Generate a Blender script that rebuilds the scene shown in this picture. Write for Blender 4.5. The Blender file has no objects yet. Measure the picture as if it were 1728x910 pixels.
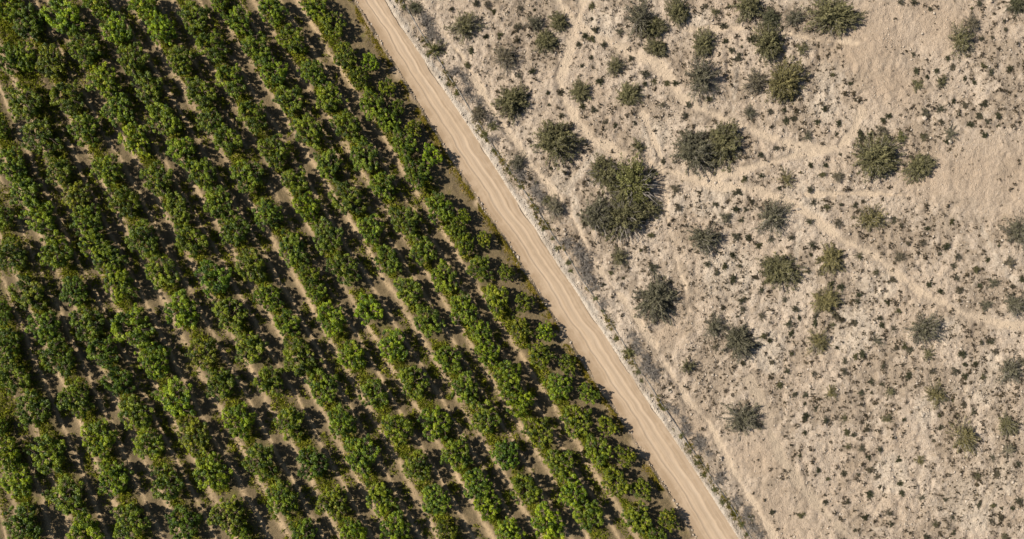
import bpy, math, random
import numpy as np

# ------------------------------------------------------------------ camera, world, sun, exposure
S = bpy.context.scene
C = S.collection
H = 150.0                      # drone height above the ground, metres
PX = 0.1                       # metres on the ground per photograph pixel (1728 px wide)
CX, CY = 864.0, 455.0
cam_d = bpy.data.cameras.new('camera'); cam = bpy.data.objects.new('camera', cam_d); C.objects.link(cam)
cam.location = (0, 0, H); cam.rotation_euler = (0, 0, 0)
cam_d.sensor_width = 36; cam_d.lens = 18.0 * H / (CX * PX); cam_d.clip_end = 2000
S.camera = cam
SUN_EL, SUN_AZ = math.radians(44), math.radians(-80)      # azimuth clockwise from +Y
W = bpy.data.worlds.new('World'); S.world = W; W.use_nodes = True
bg = W.node_tree.nodes['Background']
sky = W.node_tree.nodes.new('ShaderNodeTexSky'); sky.sky_type = 'NISHITA'; sky.sun_disc = False
sky.sun_elevation = SUN_EL; sky.sun_rotation = SUN_AZ % (2 * math.pi)
W.node_tree.links.new(sky.outputs[0], bg.inputs[0]); bg.inputs[1].default_value = 0.05
sun_d = bpy.data.lights.new('sun', 'SUN'); sun_d.energy = 5.0; sun_d.angle = math.radians(0.5); sun_d.color = (1.0, 0.93, 0.82)
sun = bpy.data.objects.new('sun', sun_d); C.objects.link(sun)
sun.rotation_euler = (math.radians(90) - SUN_EL, 0, -SUN_AZ + math.pi)
sun.location = (-80, 20, 90)
S.view_settings.view_transform = 'Standard'; S.view_settings.look = 'None'
S.view_settings.exposure = 0.28; S.view_settings.gamma = 1.0
S.view_settings.use_curve_mapping = False
S.cycles.max_bounces = 5; S.cycles.diffuse_bounces = 3; S.cycles.transmission_bounces = 3
S.cycles.transparent_max_bounces = 4

rng = np.random.default_rng(7)

def at(px, py, z=0.0):
    """photograph pixel -> point at height z in the place"""
    k = PX * (H - z) / H
    return np.array([(px - CX) * k, (CY - py) * k, z])

# ------------------------------------------------------------------ noise on the ground
def vnoise(x, y, scale, seed):
    r = np.random.default_rng(seed); T = r.random((256, 256))
    u = x / scale + 1000.3; v = y / scale + 1000.7
    i = np.floor(u).astype(int); j = np.floor(v).astype(int); f = u - i; g = v - j
    f = f * f * (3 - 2 * f); g = g * g * (3 - 2 * g); i &= 255; j &= 255; i1 = (i + 1) & 255; j1 = (j + 1) & 255
    return (T[i, j] * (1 - f) + T[i1, j] * f) * (1 - g) + (T[i, j1] * (1 - f) + T[i1, j1] * f) * g

def seg_dist(x, y, pts):
    """distance to a polyline, and the signed side, all in the units given"""
    best = np.full(x.shape, 1e9); 
    for (ax, ay), (bx, by) in zip(pts[:-1], pts[1:]):
        dx, dy = bx - ax, by - ay; L = dx * dx + dy * dy
        t = np.clip(((x - ax) * dx + (y - ay) * dy) / L, 0, 1)
        best = np.minimum(best, np.hypot(x - ax - t * dx, y - ay - t * dy))
    return best

def smooth(a, b, v):
    t = np.clip((v - a) / (b - a), 0, 1); return t * t * (3 - 2 * t)

# ------------------------------------------------------------------ mesh helpers
def mesh_np(name, V, Q, mat, tone=None, parent=None, smooth_sh=False, attrs=None):
    V = np.asarray(V, np.float32); Q = np.asarray(Q, np.int32)
    me = bpy.data.meshes.new(name); k = Q.shape[1]
    me.vertices.add(len(V)); me.vertices.foreach_set('co', V.ravel())
    me.loops.add(Q.size); me.loops.foreach_set('vertex_index', Q.ravel())
    me.polygons.add(len(Q)); me.polygons.foreach_set('loop_start', np.arange(0, Q.size, k, dtype=np.int32))
    me.update(calc_edges=True)
    if smooth_sh: me.polygons.foreach_set('use_smooth', np.ones(len(Q), bool))
    for an, av in ({} if attrs is None else attrs).items():
        a = me.attributes.new(an, 'FLOAT', 'POINT'); a.data.foreach_set('value', np.asarray(av, np.float32))
    if tone is not None:
        a = me.attributes.new('tone', 'FLOAT', 'POINT'); a.data.foreach_set('value', np.asarray(tone, np.float32))
    me.materials.append(mat); me.validate()
    o = bpy.data.objects.new(name, me); C.objects.link(o)
    if parent is not None: o.parent = parent
    return o

def unit(v): return v / np.maximum(np.linalg.norm(v, axis=-1, keepdims=True), 1e-9)

def leaves(cent, nrm, length, width, r, along=None):
    """one bent kite of two faces for each leaf"""
    n = len(cent); nrm = unit(nrm)
    t = r.normal(size=(n, 3)) if along is None else along
    t = unit(t - nrm * np.sum(t * nrm, 1, keepdims=True)); s = np.cross(nrm, t)
    L = np.asarray(length).reshape(-1, 1) * np.ones((n, 1)); Wd = np.asarray(width).reshape(-1, 1) * np.ones((n, 1))
    fold = nrm * Wd * 0.25
    V = np.stack([cent - t * L / 2, cent + s * Wd / 2 + fold, cent + t * L / 2, cent - s * Wd / 2 + fold], 1).reshape(-1, 3)
    b = np.arange(n) * 4
    Q = np.concatenate([np.stack([b, b + 1, b + 2], 1), np.stack([b, b + 2, b + 3], 1)])
    return V, Q

def tubes(paths, sides=5):
    """paths: list of (points, radii) -> one set of quads"""
    VV, QQ, off = [], [], 0
    for pts, rad in paths:
        pts = np.asarray(pts, float); m = len(pts)
        d = unit(np.gradient(pts, axis=0)); ref = np.where(np.abs(d[:, 2:3]) > .9, np.array([[1., 0, 0]]), np.array([[0, 0, 1.]]))
        a = unit(np.cross(d, ref)); b = np.cross(d, a)
        ang = np.arange(sides) * 2 * math.pi / sides
        ring = pts[:, None] + (a[:, None] * np.cos(ang)[None, :, None] + b[:, None] * np.sin(ang)[None, :, None]) * np.asarray(rad)[:, None, None]
        VV.append(ring.reshape(-1, 3))
        i, j = np.meshgrid(np.arange(m - 1), np.arange(sides), indexing='ij'); j1 = (j + 1) % sides
        QQ.append(np.stack([i * sides + j, i * sides + j1, (i + 1) * sides + j1, (i + 1) * sides + j], -1).reshape(-1, 4) + off)
        off += m * sides
    return np.concatenate(VV), np.concatenate(QQ)

# ------------------------------------------------------------------ materials
def new_mat(name):
    m = bpy.data.materials.new(name); m.use_nodes = True; nt = m.node_tree; nt.nodes.clear()
    return m, nt
def N(nt, t, **kw):
    n = nt.nodes.new(t)
    for k, v in kw.items():
        if k[0] == '_': n.inputs[k[1:]].default_value = v
        else: setattr(n, k, v)
    return n
def mixc(nt, fac, a, b, mode='MIX'):
    n = nt.nodes.new('ShaderNodeMix'); n.data_type = 'RGBA'; n.blend_type = mode; n.clamp_factor = True
    for sock, v in ((0, fac), (6, a), (7, b)):
        if isinstance(v, bpy.types.NodeSocket): nt.links.new(v, n.inputs[sock])
        elif sock == 0: n.inputs[0].default_value = v
        else: n.inputs[sock].default_value = (*v, 1)
    return n.outputs[2]
def noise(nt, scale, detail=4, rough=.55, vec=None):
    n = N(nt, 'ShaderNodeTexNoise', _Scale=scale, _Detail=detail, _Roughness=rough)
    if vec is not None: nt.links.new(vec, n.inputs['Vector'])
    return n.outputs[0]
def ramp(nt, v, lo, hi):
    n = N(nt, 'ShaderNodeMapRange'); n.interpolation_type = 'SMOOTHSTEP'
    n.inputs[1].default_value = lo; n.inputs[2].default_value = hi
    nt.links.new(v, n.inputs[0]); return n.outputs[0]
def math_n(nt, op, a, b=None):
    n = N(nt, 'ShaderNodeMath', operation=op)
    for i, v in enumerate((a, b)):
        if v is None: continue
        if isinstance(v, bpy.types.NodeSocket): nt.links.new(v, n.inputs[i])
        else: n.inputs[i].default_value = v
    return n.outputs[0]
def attr(nt, name): return N(nt, 'ShaderNodeAttribute', attribute_name=name).outputs['Fac']

def leaf_material(name, dark, light, odd, trans=.3, odd_at=.85, gloss=.0):
    """leaf colour runs from one hue to the other by the cluster it grows in; obj.color tints the plant"""
    m, nt = new_mat(name)
    col = mixc(nt, ramp(nt, attr(nt, 'tone'), 0, 1), dark, light)
    col = mixc(nt, ramp(nt, attr(nt, 'tone'), odd_at, odd_at + .25), col, odd)
    oi = N(nt, 'ShaderNodeObjectInfo')
    col = mixc(nt, 1.0, col, oi.outputs['Color'], 'MULTIPLY')
    d = N(nt, 'ShaderNodeBsdfDiffuse'); t = N(nt, 'ShaderNodeBsdfTranslucent'); mx = N(nt, 'ShaderNodeMixShader'); mx.inputs[0].default_value = trans
    nt.links.new(col, d.inputs[0])
    warm = mixc(nt, .35, col, (.25, .25, .02)); nt.links.new(warm, t.inputs[0])
    nt.links.new(d.outputs[0], mx.inputs[1]); nt.links.new(t.outputs[0], mx.inputs[2])
    out = N(nt, 'ShaderNodeOutputMaterial'); sh = mx.outputs[0]
    if gloss:
        g = N(nt, 'ShaderNodeBsdfGlossy', _Roughness=.45); g.inputs[0].default_value = (.8, .85, .8, 1)
        m2 = N(nt, 'ShaderNodeMixShader'); m2.inputs[0].default_value = gloss
        nt.links.new(sh, m2.inputs[1]); nt.links.new(g.outputs[0], m2.inputs[2]); sh = m2.outputs[0]
    nt.links.new(sh, out.inputs[0]); return m

def plain(name, c1, c2, scale, bump=.3, rough=.9):
    m, nt = new_mat(name); tc = N(nt, 'ShaderNodeTexCoord').outputs['Object']
    f = noise(nt, scale, 5, .6, tc)
    p = N(nt, 'ShaderNodeBsdfPrincipled', _Roughness=rough)
    nt.links.new(mixc(nt, ramp(nt, f, .3, .7), c1, c2), p.inputs['Base Color'])
    b = N(nt, 'ShaderNodeBump', _Strength=bump, _Distance=.05); nt.links.new(f, b.inputs['Height']); nt.links.new(b.outputs[0], p.inputs['Normal'])
    nt.links.new(p.outputs[0], N(nt, 'ShaderNodeOutputMaterial').inputs[0]); return m

M_leaf = leaf_material('orchard_leaf', (.052, .095, .007), (.315, .385, .016), (.40, .35, .06), .28, 1.0, .03)
M_weed = leaf_material('weed_leaf', (.13, .145, .018), (.38, .335, .04), (.50, .38, .14), .3, .85)
M_shrub = leaf_material('desert_leaf', (.125, .116, .080), (.290, .262, .160), (.40, .355, .25), .18, .85)
M_dry = leaf_material('dry_twig', (.13, .118, .10), (.26, .235, .20), (.34, .31, .26), .05, .9)
M_bark = plain('bark', (.11, .075, .05), (.22, .16, .11), 6)
M_stem = plain('grey_stem', (.20, .175, .15), (.36, .32, .28), 8)
M_stone = plain('pale_stone', (.33, .265, .195), (.55, .47, .38), 1.7, .5)
M_pipe = plain('weathered_pipe', (.13, .12, .11), (.28, .26, .23), 2.0, .2, .7)

def out_ground(nt, col, h, strength, dist, rough=.95):
    p = N(nt, 'ShaderNodeBsdfPrincipled', _Roughness=rough); p.inputs['Specular IOR Level'].default_value = .15
    nt.links.new(col, p.inputs['Base Color'])
    b = N(nt, 'ShaderNodeBump', _Strength=strength, _Distance=dist); nt.links.new(h, b.inputs['Height']); nt.links.new(b.outputs[0], p.inputs['Normal'])
    nt.links.new(p.outputs[0], N(nt, 'ShaderNodeOutputMaterial').inputs[0])

def desert_material():
    m, nt = new_mat('desert_sand'); P = N(nt, 'ShaderNodeTexCoord').outputs['Object']
    big, mid, fine, grit = noise(nt, .07, 4, .55, P), noise(nt, .45, 5, .6, P), noise(nt, 1.9, 5, .65, P), noise(nt, 7, 3, .7, P)
    col = mixc(nt, ramp(nt, big, .35, .65), (.490, .385, .285), (.560, .455, .350))
    col = mixc(nt, ramp(nt, math_n(nt, 'ADD', attr(nt, 'pale'), math_n(nt, 'MULTIPLY', math_n(nt, 'SUBTRACT', mid, .5), 1.1)), .25, .8), col, (.585, .485, .375))
    col = mixc(nt, math_n(nt, 'MULTIPLY', ramp(nt, fine, .50, .64), .50), col, (.325, .24, .165))
    col = mixc(nt, math_n(nt, 'MULTIPLY', ramp(nt, grit, .52, .66), .55), col, (.66, .585, .49))
    col = mixc(nt, math_n(nt, 'MULTIPLY', ramp(nt, math_n(nt, 'MULTIPLY', grit, -1), -.46, -.36), .55), col, (.20, .15, .105))
    col = mixc(nt, math_n(nt, 'MULTIPLY', attr(nt, 'brown'), .7), col, (.455, .342, .240))
    col = mixc(nt, math_n(nt, 'MULTIPLY', attr(nt, 'path'), .9), col, (.600, .475, .345))
    col = mixc(nt, math_n(nt, 'MULTIPLY', attr(nt, 'gully'), .5), col, (.36, .29, .215))
    col = mixc(nt, ramp(nt, math_n(nt, 'ADD', attr(nt, 'verge'), math_n(nt, 'MULTIPLY', math_n(nt, 'SUBTRACT', fine, .5), 1.3)), .35, .75), col, (.600, .515, .415))
    col = mixc(nt, math_n(nt, 'MULTIPLY', attr(nt, 'scrub'), .62), col, (.285, .220, .155))
    vor = N(nt, 'ShaderNodeTexVoronoi', _Scale=2.6); nt.links.new(P, vor.inputs['Vector'])
    hh = math_n(nt, 'ADD', math_n(nt, 'MULTIPLY', fine, 1.0), math_n(nt, 'MULTIPLY', grit, .5))
    hh = math_n(nt, 'SUBTRACT', hh, math_n(nt, 'MULTIPLY', ramp(nt, vor.outputs['Distance'], 0, .35), .25))
    out_ground(nt, col, hh, 1.0, .32); return m

def orchard_material():
    m, nt = new_mat('orchard_soil'); P = N(nt, 'ShaderNodeTexCoord').outputs['Object']
    big, mid, fine, grit = noise(nt, .1, 4, .55, P), noise(nt, .5, 5, .6, P), noise(nt, 1.8, 5, .65, P), noise(nt, 6.5, 3, .7, P)
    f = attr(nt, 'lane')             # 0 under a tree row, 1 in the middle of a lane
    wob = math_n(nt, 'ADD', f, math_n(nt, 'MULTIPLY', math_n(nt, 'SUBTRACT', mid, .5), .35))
    col = mixc(nt, ramp(nt, wob, .15, .55), (.110, .090, .042), (.155, .118, .066))  # brown soil, darkened to carry the tree shade across the lane
    col = mixc(nt, math_n(nt, 'MULTIPLY', attr(nt, 'track'), .85), col, (.510, .375, .225))  # tan of the wheel tracks, with the lane's sunlit strip painted into it
    col = mixc(nt, math_n(nt, 'MULTIPLY', ramp(nt, math_n(nt, 'SUBTRACT', mid, math_n(nt, 'MULTIPLY', f, .18)), .46, .60), .55), col, (.165, .150, .040))
    col = mixc(nt, math_n(nt, 'MULTIPLY', ramp(nt, fine, .50, .66), .6), col, (.110, .080, .045))
    col = mixc(nt, math_n(nt, 'MULTIPLY', ramp(nt, grit, .54, .66), .55), col, (.44, .30, .16))
    col = mixc(nt, attr(nt, 'edge'), col, (.42, .315, .21))
    hh = math_n(nt, 'ADD', fine, math_n(nt, 'MULTIPLY', grit, .6))
    out_ground(nt, col, hh, .8, .2); return m

def road_material():
    m, nt = new_mat('dirt_road'); P = N(nt, 'ShaderNodeTexCoord').outputs['Object']
    uv = N(nt, 'ShaderNodeCombineXYZ'); nt.links.new(attr(nt, 'across'), uv.inputs[0]); nt.links.new(attr(nt, 'along'), uv.inputs[1])
    st = N(nt, 'ShaderNodeMapping'); st.inputs['Scale'].default_value = (1, .035, 1); nt.links.new(uv.outputs[0], st.inputs[0])
    lines, lines2 = noise(nt, 2.2, 4, .6, st.outputs[0]), noise(nt, 7, 3, .6, st.outputs[0])
    mid, fine = noise(nt, .5, 5, .6, P), noise(nt, 3.2, 5, .65, P)
    col = mixc(nt, ramp(nt, lines, .35, .66), (.365, .266, .175), (.445, .335, .232))
    col = mixc(nt, math_n(nt, 'MULTIPLY', attr(nt, 'rut'), .75), col, (.540, .422, .305))
    col = mixc(nt, math_n(nt, 'MULTIPLY', attr(nt, 'shoulder'), .8), col, (.320, .228, .145))
    col = mixc(nt, math_n(nt, 'MULTIPLY', ramp(nt, mid, .42, .66), .65), col, (.47, .355, .245))
    col = mixc(nt, math_n(nt, 'MULTIPLY', ramp(nt, lines2, .58, .7), .22), col, (.33, .24, .155))
    col = mixc(nt, math_n(nt, 'MULTIPLY', ramp(nt, fine, .62, .72), .35), col, (.60, .50, .39))
    hh = math_n(nt, 'ADD', math_n(nt, 'MULTIPLY', lines2, .7), math_n(nt, 'MULTIPLY', fine, .6))
    out_ground(nt, col, hh, .35, .1); return m

# ------------------------------------------------------------------ the plan (photograph pixels)
ROAD_L = [(601, 0), (654, 86), (728, 206), (757, 254), (819, 351), (860, 408), (912, 494), (942, 541), (1005, 640), (1053, 709), (1086, 762), (1153, 865), (1178, 910)]
ROAD_R = [(649, 0), (684, 58), (721, 112), (760, 171), (808, 243), (850, 310), (903, 389), (928, 430), (975, 500), (1019, 567), (1049, 612), (1090, 675), (1130, 733), (1201, 841), (1245, 910)]
PIPE = [(679, 2), (692, 24), (718, 66), (760, 132), (805, 203), (827, 239), (846, 266), (890, 330), (927, 387), (950, 420), (975, 460), (1032, 546), (1058, 590), (1084, 631), (1106, 665), (1133, 706), (1171, 763), (1215, 826), (1262, 898), (1270, 911)]
def xat(line, y):
    p = np.array(line, float); x = np.interp(y, p[:, 1], p[:, 0])
    x = np.where(y < 0, p[0, 0] + (y - p[0, 1]) * .64, x); return np.where(y > 910, p[-1, 0] + (y - p[-1, 1]) * .65, x)

# rows of orchard trees, counted from the road: (x, y, radius in px, look)   g mid green, b bright, o olive with brown twigs, d dark, p pale grey-green
ROWS = [
 [(626,107,18,'b'),(655,149,17,'o'),(671,183,15,'g'),(699,218,17,'o'),(729,262,20,'b'),(783,366,14,'b'),(817,404,16,'o'),(855,461,17,'o'),(885,510,19,'o'),(920,560,19,'b'),(957,615,19,'o'),(992,664,20,'g'),(1024,718,20,'o'),(1054,769,19,'o'),(1082,825,20,'o'),(1127,876,20,'o')],
 [(533,12,27,'g'),(562,42,26,'o'),(583,96,24,'o'),(608,133,21,'g'),(629,178,27,'g'),(656,203,22,'g'),(683,243,26,'g'),(704,292,27,'g'),(742,351,27,'g'),(772,386,22,'g'),(784,411,21,'g'),(810,453,25,'o'),(838,505,27,'o'),(879,556,23,'o'),(913,600,25,'o'),(943,652,27,'g'),(973,710,31,'o'),(1009,760,28,'o'),(1039,813,29,'o'),(1074,874,29,'o'),(1108,904,20,'g')],
 [(460,19,27,'g'),(494,68,26,'g'),(529,123,26,'g'),(556,164,28,'g'),(587,214,27,'g'),(615,263,28,'p'),(647,314,27,'p'),(684,372,28,'p'),(714,422,26,'p'),(750,468,27,'g'),(782,522,29,'g'),(811,560,22,'g'),(824,597,25,'b'),(857,634,30,'g'),(873,677,29,'b'),(908,727,29,'o'),(944,781,28,'g'),(964,828,29,'b'),(991,867,31,'g')],
 [(371,6,18,'g'),(404,35,27,'g'),(434,81,28,'g'),(459,120,30,'g'),(489,169,28,'p'),(520,222,30,'g'),(554,277,28,'p'),(587,335,31,'p'),(626,387,26,'p'),(656,439,27,'p'),(689,490,28,'p'),(723,541,29,'p'),(757,606,27,'g'),(785,656,28,'g'),(818,705,30,'g'),(854,767,30,'d'),(887,825,30,'g'),(924,881,32,'b')],
 [(328,29,31,'g'),(358,79,29,'g'),(390,135,30,'g'),(428,196,31,'g'),(463,256,32,'g'),(499,305,28,'g'),(520,351,28,'b'),(552,399,31,'p'),(582,453,31,'g'),(622,521,29,'b'),(663,583,31,'b'),(698,644,31,'g'),(736,716,33,'b'),(771,766,30,'g'),(805,818,31,'d'),(823,852,27,'b'),(859,898,27,'b')],
 [(246,12,29,'b'),(273,50,29,'b'),(307,103,29,'g'),(337,155,30,'g'),(352,199,27,'p'),(383,234,28,'g'),(418,296,31,'g'),(453,363,30,'p'),(494,422,30,'p'),(521,464,23,'p'),(535,491,22,'g'),(559,538,30,'b'),(594,601,29,'b'),(631,666,29,'g'),(671,722,29,'g'),(705,788,30,'o'),(735,843,30,'p'),(752,898,24,'o')],
 [(166,7,28,'b'),(196,48,31,'b'),(226,101,29,'g'),(251,150,29,'g'),(278,202,31,'g'),(308,256,31,'g'),(343,294,29,'g'),(371,341,29,'g'),(395,386,31,'g'),(425,450,30,'o'),(455,502,28,'b'),(487,545,27,'g'),(506,602,35,'g'),(545,652,31,'g'),(578,713,30,'g'),(610,767,34,'g'),(642,843,32,'o'),(668,893,32,'b')],
 [(107,26,35,'b'),(144,82,31,'g'),(176,137,30,'b'),(200,183,29,'g'),(230,236,31,'b'),(267,303,31,'g'),(300,352,29,'g'),(322,404,31,'g'),(361,470,33,'d'),(389,531,31,'o'),(420,586,31,'o'),(457,643,30,'g'),(490,714,30,'g'),(527,781,31,'d'),(564,847,32,'o'),(596,899,28,'b')],
 [(49,37,33,'d'),(85,104,31,'o'),(116,165,32,'g'),(144,219,31,'g'),(182,287,31,'g'),(209,341,31,'g'),(241,404,32,'g'),(273,456,33,'g'),(308,524,32,'b'),(343,595,30,'o'),(373,645,31,'g'),(404,710,33,'b'),(441,779,33,'g'),(476,844,33,'g'),(513,899,26,'d')],
 [(12,11,30,'b'),(40,96,27,'b'),(12,99,26,'d'),(40,174,33,'g'),(69,233,34,'g'),(100,288,29,'g'),(130,331,29,'o'),(148,372,31,'g'),(160,414,29,'b'),(185,441,31,'g'),(203,482,30,'b'),(226,552,40,'b'),(262,607,34,'b'),(298,670,35,'b'),(327,736,34,'o'),(358,796,34,'b'),(387,867,34,'o'),(408,903,22,'b')],
 [(3,217,20,'d'),(19,279,31,'g'),(39,321,30,'g'),(67,366,32,'b'),(95,423,34,'b'),(125,492,29,'d'),(149,545,31,'g'),(176,593,30,'d'),(203,642,30,'d'),(227,697,33,'g'),(251,749,32,'b'),(282,815,33,'g'),(310,883,33,'d')],
 [(3,365,24,'g'),(20,432,32,'p'),(49,494,33,'g'),(76,552,31,'d'),(100,604,33,'d'),(130,672,32,'g'),(167,741,33,'b'),(192,805,34,'b'),(222,880,34,'g')],
 [(5,528,20,'d'),(14,579,29,'d'),(23,634,32,'g'),(58,690,34,'d'),(81,766,35,'g'),(115,836,37,'g'),(146,897,33,'b')],
 [(3,720,17,'d'),(14,767,31,'b'),(30,812,33,'b'),(40,882,38,'d')],
]
ZC = 2.4                                            # height of a crown's middle
def row_world(row): return np.array([at(x, y, ZC)[:2] for x, y, _r, _k in row])
FITS = []
for row in ROWS[1:]:
    p = row_world(row); FITS.append(np.polyfit(p[:, 1], p[:, 0], 2 if len(p) > 12 else 1))
FITS.append(np.array([FITS[-1][0], FITS[-1][1] - 7.2])); FITS.append(np.array([FITS[-2][0], FITS[-2][1] - 14.4]))

# footpaths and tracks of the desert: points, half width in px, kind
PATHS = [
 ([(925, -30), (960, 30), (1000, 60), (1040, 78), (1109, 109), (1150, 163), (1183, 185), (1248, 212), (1295, 233), (1352, 248), (1410, 250)], 9, 'path'),
 ([(992, -20), (975, 30), (967, 58), (958, 93), (941, 130), (948, 162), (969, 197), (1000, 235), (1040, 256), (1109, 283), (1167, 299), (1213, 297), (1271, 280), (1341, 263), (1410, 251), (1440, 222), (1452, 185)], 8, 'path'),
 ([(1150, 297), (1207, 312), (1260, 319), (1318, 335), (1379, 374), (1421, 406), (1467, 427), (1513, 462), (1559, 497), (1606, 522), (1675, 545), (1760, 556)], 8, 'path'),
 ([(1352, 300), (1358, 330), (1349, 365), (1350, 395), (1340, 450), (1330, 480)], 4, 'pale'),
 ([(1360, 328), (1480, 326), (1530, 330)], 3, 'path'),
 ([(740, 40), (756, 65), (784, 104), (810, 150), (832, 188), (860, 225), (884, 262), (930, 320), (975, 385), (1000, 441), (1046, 503), (1088, 557), (1116, 605), (1162, 679), (1197, 716), (1240, 800), (1295, 890), (1330, 940)], 5, 'path'),
 ([(1010, 258), (991, 277), (963, 310), (968, 342), (975, 385)], 6, 'pale'),
 ([(1085, 190), (1098, 226), (1116, 266), (1123, 319), (1126, 365), (1139, 429), (1155, 480), (1165, 525)], 4, 'path'),
 ([(1262, 640), (1289, 683), (1301, 730), (1319, 774), (1352, 820), (1386, 862), (1432, 904), (1450, 925)], 8, 'gully'),
 ([(1160, 50), (1230, 46), (1283, 51), (1329, 57), (1387, 68), (1450, 72)], 5, 'path'),
 ([(1640, 340), (1657, 383), (1675, 425), (1703, 466), (1740, 500)], 5, 'pale'),
 ([(1245, 120), (1240, 150), (1237, 200)], 3, 'pale'),
]
PALE = [(1405, 130, 38), (1225, 465, 65), (1290, 590, 50), (1110, 225, 34), (1210, 340, 50), (1380, 345, 25), (1480, 480, 45), (1600, 555, 35), (1560, 695, 40), (1640, 850, 60), (1500, 800, 45), (1700, 800, 40), (1130, 350, 30), (1010, 40, 40), (1180, 30, 30), (1440, 560, 60), (950, 300, 20), (1390, 180, 35), (1660, 640, 60), (1050, 330, 20)]
BROWN = [(1490, 60, 75), (1580, 40, 60), (1500, 140, 55), (1640, 295, 80), (1720, 300, 70), (1330, 890, 60), (1170, 720, 40), (1270, 770, 55), (1440, 90, 40), (1560, 300, 45), (1000, 150, 30), (1130, 560, 30), (1310, 860, 50)]

def hgt(x, y):
    """ground height in metres, the same for everything that stands on it"""
    px, py = CX + np.asarray(x, float) / PX, CY - np.asarray(y, float) / PX
    mid = (xat(ROAD_L, py) + xat(ROAD_R, py)) / 2
    s = (px - mid) * PX * .84                        # metres to the right of the road's middle
    des = smooth(2.9, 5.5, s); orc = smooth(2.9, 5.0, -s)
    big = (vnoise(x, y, 7, 11) - .5) * .55 + (vnoise(x, y, 2.3, 12) - .5) * .22
    return des * big * .8 + orc * (vnoise(x, y, 5, 13) - .5) * .25

# ------------------------------------------------------------------ ground, road
def grid(x0, x1, y0, y1, step):
    nx, ny = int((x1 - x0) / step) + 1, int((y1 - y0) / step) + 1
    X, Y = np.meshgrid(np.linspace(x0, x1, nx), np.linspace(y0, y1, ny), indexing='ij')
    i, j = np.meshgrid(np.arange(nx - 1), np.arange(ny - 1), indexing='ij'); b = i * ny + j
    return X.ravel(), Y.ravel(), np.stack([b, b + ny, b + ny + 1, b + 1], -1).reshape(-1, 4)
def keep(X, Y, Z, Q, mask, attrs):
    Q = Q[mask[Q].all(1)]; used = np.unique(Q); new = np.full(len(X), -1); new[used] = np.arange(len(used))
    return np.stack([X, Y, Z], 1)[used], new[Q], {k: v[used] for k, v in attrs.items()}
def side(X, Y):
    px, py = CX + X / PX, CY - Y / PX
    l, r = xat(ROAD_L, py), xat(ROAD_R, py); return px, py, (px - l) * PX * .84, (px - r) * PX * .84

M_des, M_orc, M_road = desert_material(), orchard_material(), road_material()

X, Y, Q = grid(-45, 108, -62, 62, .2)
px, py, sl, sr = side(X, Y)
d = {'path': 0 * X, 'pale': 0 * X, 'gully': 0 * X}
wig = (vnoise(X, Y, 2.5, 21) - .5) * 9 + (vnoise(X, Y, .8, 22) - .5) * 5
for pts, w, kind in PATHS:
    dd = seg_dist(px, py, pts) + wig; d[kind] = np.maximum(d[kind], 1 - smooth(w * .35, w * 1.35, dd))
for x, y, r in PALE: d['pale'] = np.maximum(d['pale'], .8 * (1 - smooth(.35 * r, 1.3 * r, np.hypot(px - x, py - y) + wig * 2)))
brown = 0 * X
for x, y, r in BROWN: brown = np.maximum(brown, .85 * (1 - smooth(.1 * r, 1.6 * r, np.hypot(px - x, py - y) + wig * 2)))
verge = .8 * (1 - smooth(.8, 2.3, sr + wig * .09)) * smooth(-.3, .2, sr)
pth = np.maximum(d['path'], d['gully'])
bare = np.maximum(np.maximum(pth, brown * .75), verge * .4)
scrub = smooth(.44, .66, .5 * vnoise(X, Y, 5, 35) + .3 * vnoise(X, Y, 1.6, 36) + .35 * vnoise(X, Y, .7, 37) - .08) * (1 - bare) * (1 - .5 * d['pale'])
Z = hgt(X, Y) - .20 * pth * (1 - .5 * d['gully'])
Z += ((vnoise(X, Y, .9, 31) - .5) * .28 + (vnoise(X, Y, .5, 32) - .5) * .22 + (np.abs(vnoise(X, Y, 1.9, 34) - .5) - .2) * .55) * (1 - .75 * bare) * smooth(.6, 1.6, sr)
Z += smooth(0, .35, sr) * (1 - smooth(.5, 1.1, sr)) * (.10 + .12 * vnoise(X, Y, .7, 33))       # graded windrow at the road's edge
Z = np.where(sr < .1, -.12, Z); GZ_D = (-45, -62, Z.reshape(int(153 / .2) + 1, -1), 153 / int(153 / .2), 124 / int(124 / .2))
V, F, A = keep(X, Y, Z, Q, sr > -2.0, {'path': pth, 'pale': d['pale'], 'brown': brown, 'verge': verge, 'gully': d['gully'], 'scrub': scrub})
g = mesh_np('desert_ground', V, F, M_des, smooth_sh=True, attrs=A); g['kind'] = 'structure'

X, Y, Q = grid(-108, 45, -62, 62, .2)
px, py, sl, sr = side(X, Y)
rows_x = np.array([np.polyval(f, Y) for f in FITS])          # each tree row's x at this y, right to left
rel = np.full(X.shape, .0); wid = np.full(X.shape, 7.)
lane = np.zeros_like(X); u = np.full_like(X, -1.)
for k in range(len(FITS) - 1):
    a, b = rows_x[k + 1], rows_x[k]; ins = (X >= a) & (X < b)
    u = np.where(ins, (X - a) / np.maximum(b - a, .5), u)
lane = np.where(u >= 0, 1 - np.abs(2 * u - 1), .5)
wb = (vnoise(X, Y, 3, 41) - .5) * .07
t1 = np.exp(-((u + wb - .28) / .045) ** 2); lit_track = np.exp(-((u + wb - .64) / .075) ** 2)  # the wider track doubles as the sunlit strip, painted into the soil colour
track = np.where(u >= 0, np.maximum(t1, lit_track), 0) * (.65 + .6 * vnoise(X, Y, 4, 42))
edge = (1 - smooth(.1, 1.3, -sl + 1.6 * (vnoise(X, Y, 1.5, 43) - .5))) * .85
Z = hgt(X, Y) + .16 * (1 - lane) - .09 * track + ((vnoise(X, Y, .9, 44) - .5) * .13 + (vnoise(X, Y, .45, 45) - .5) * .10) * smooth(.3, 1.2, -sl)
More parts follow.
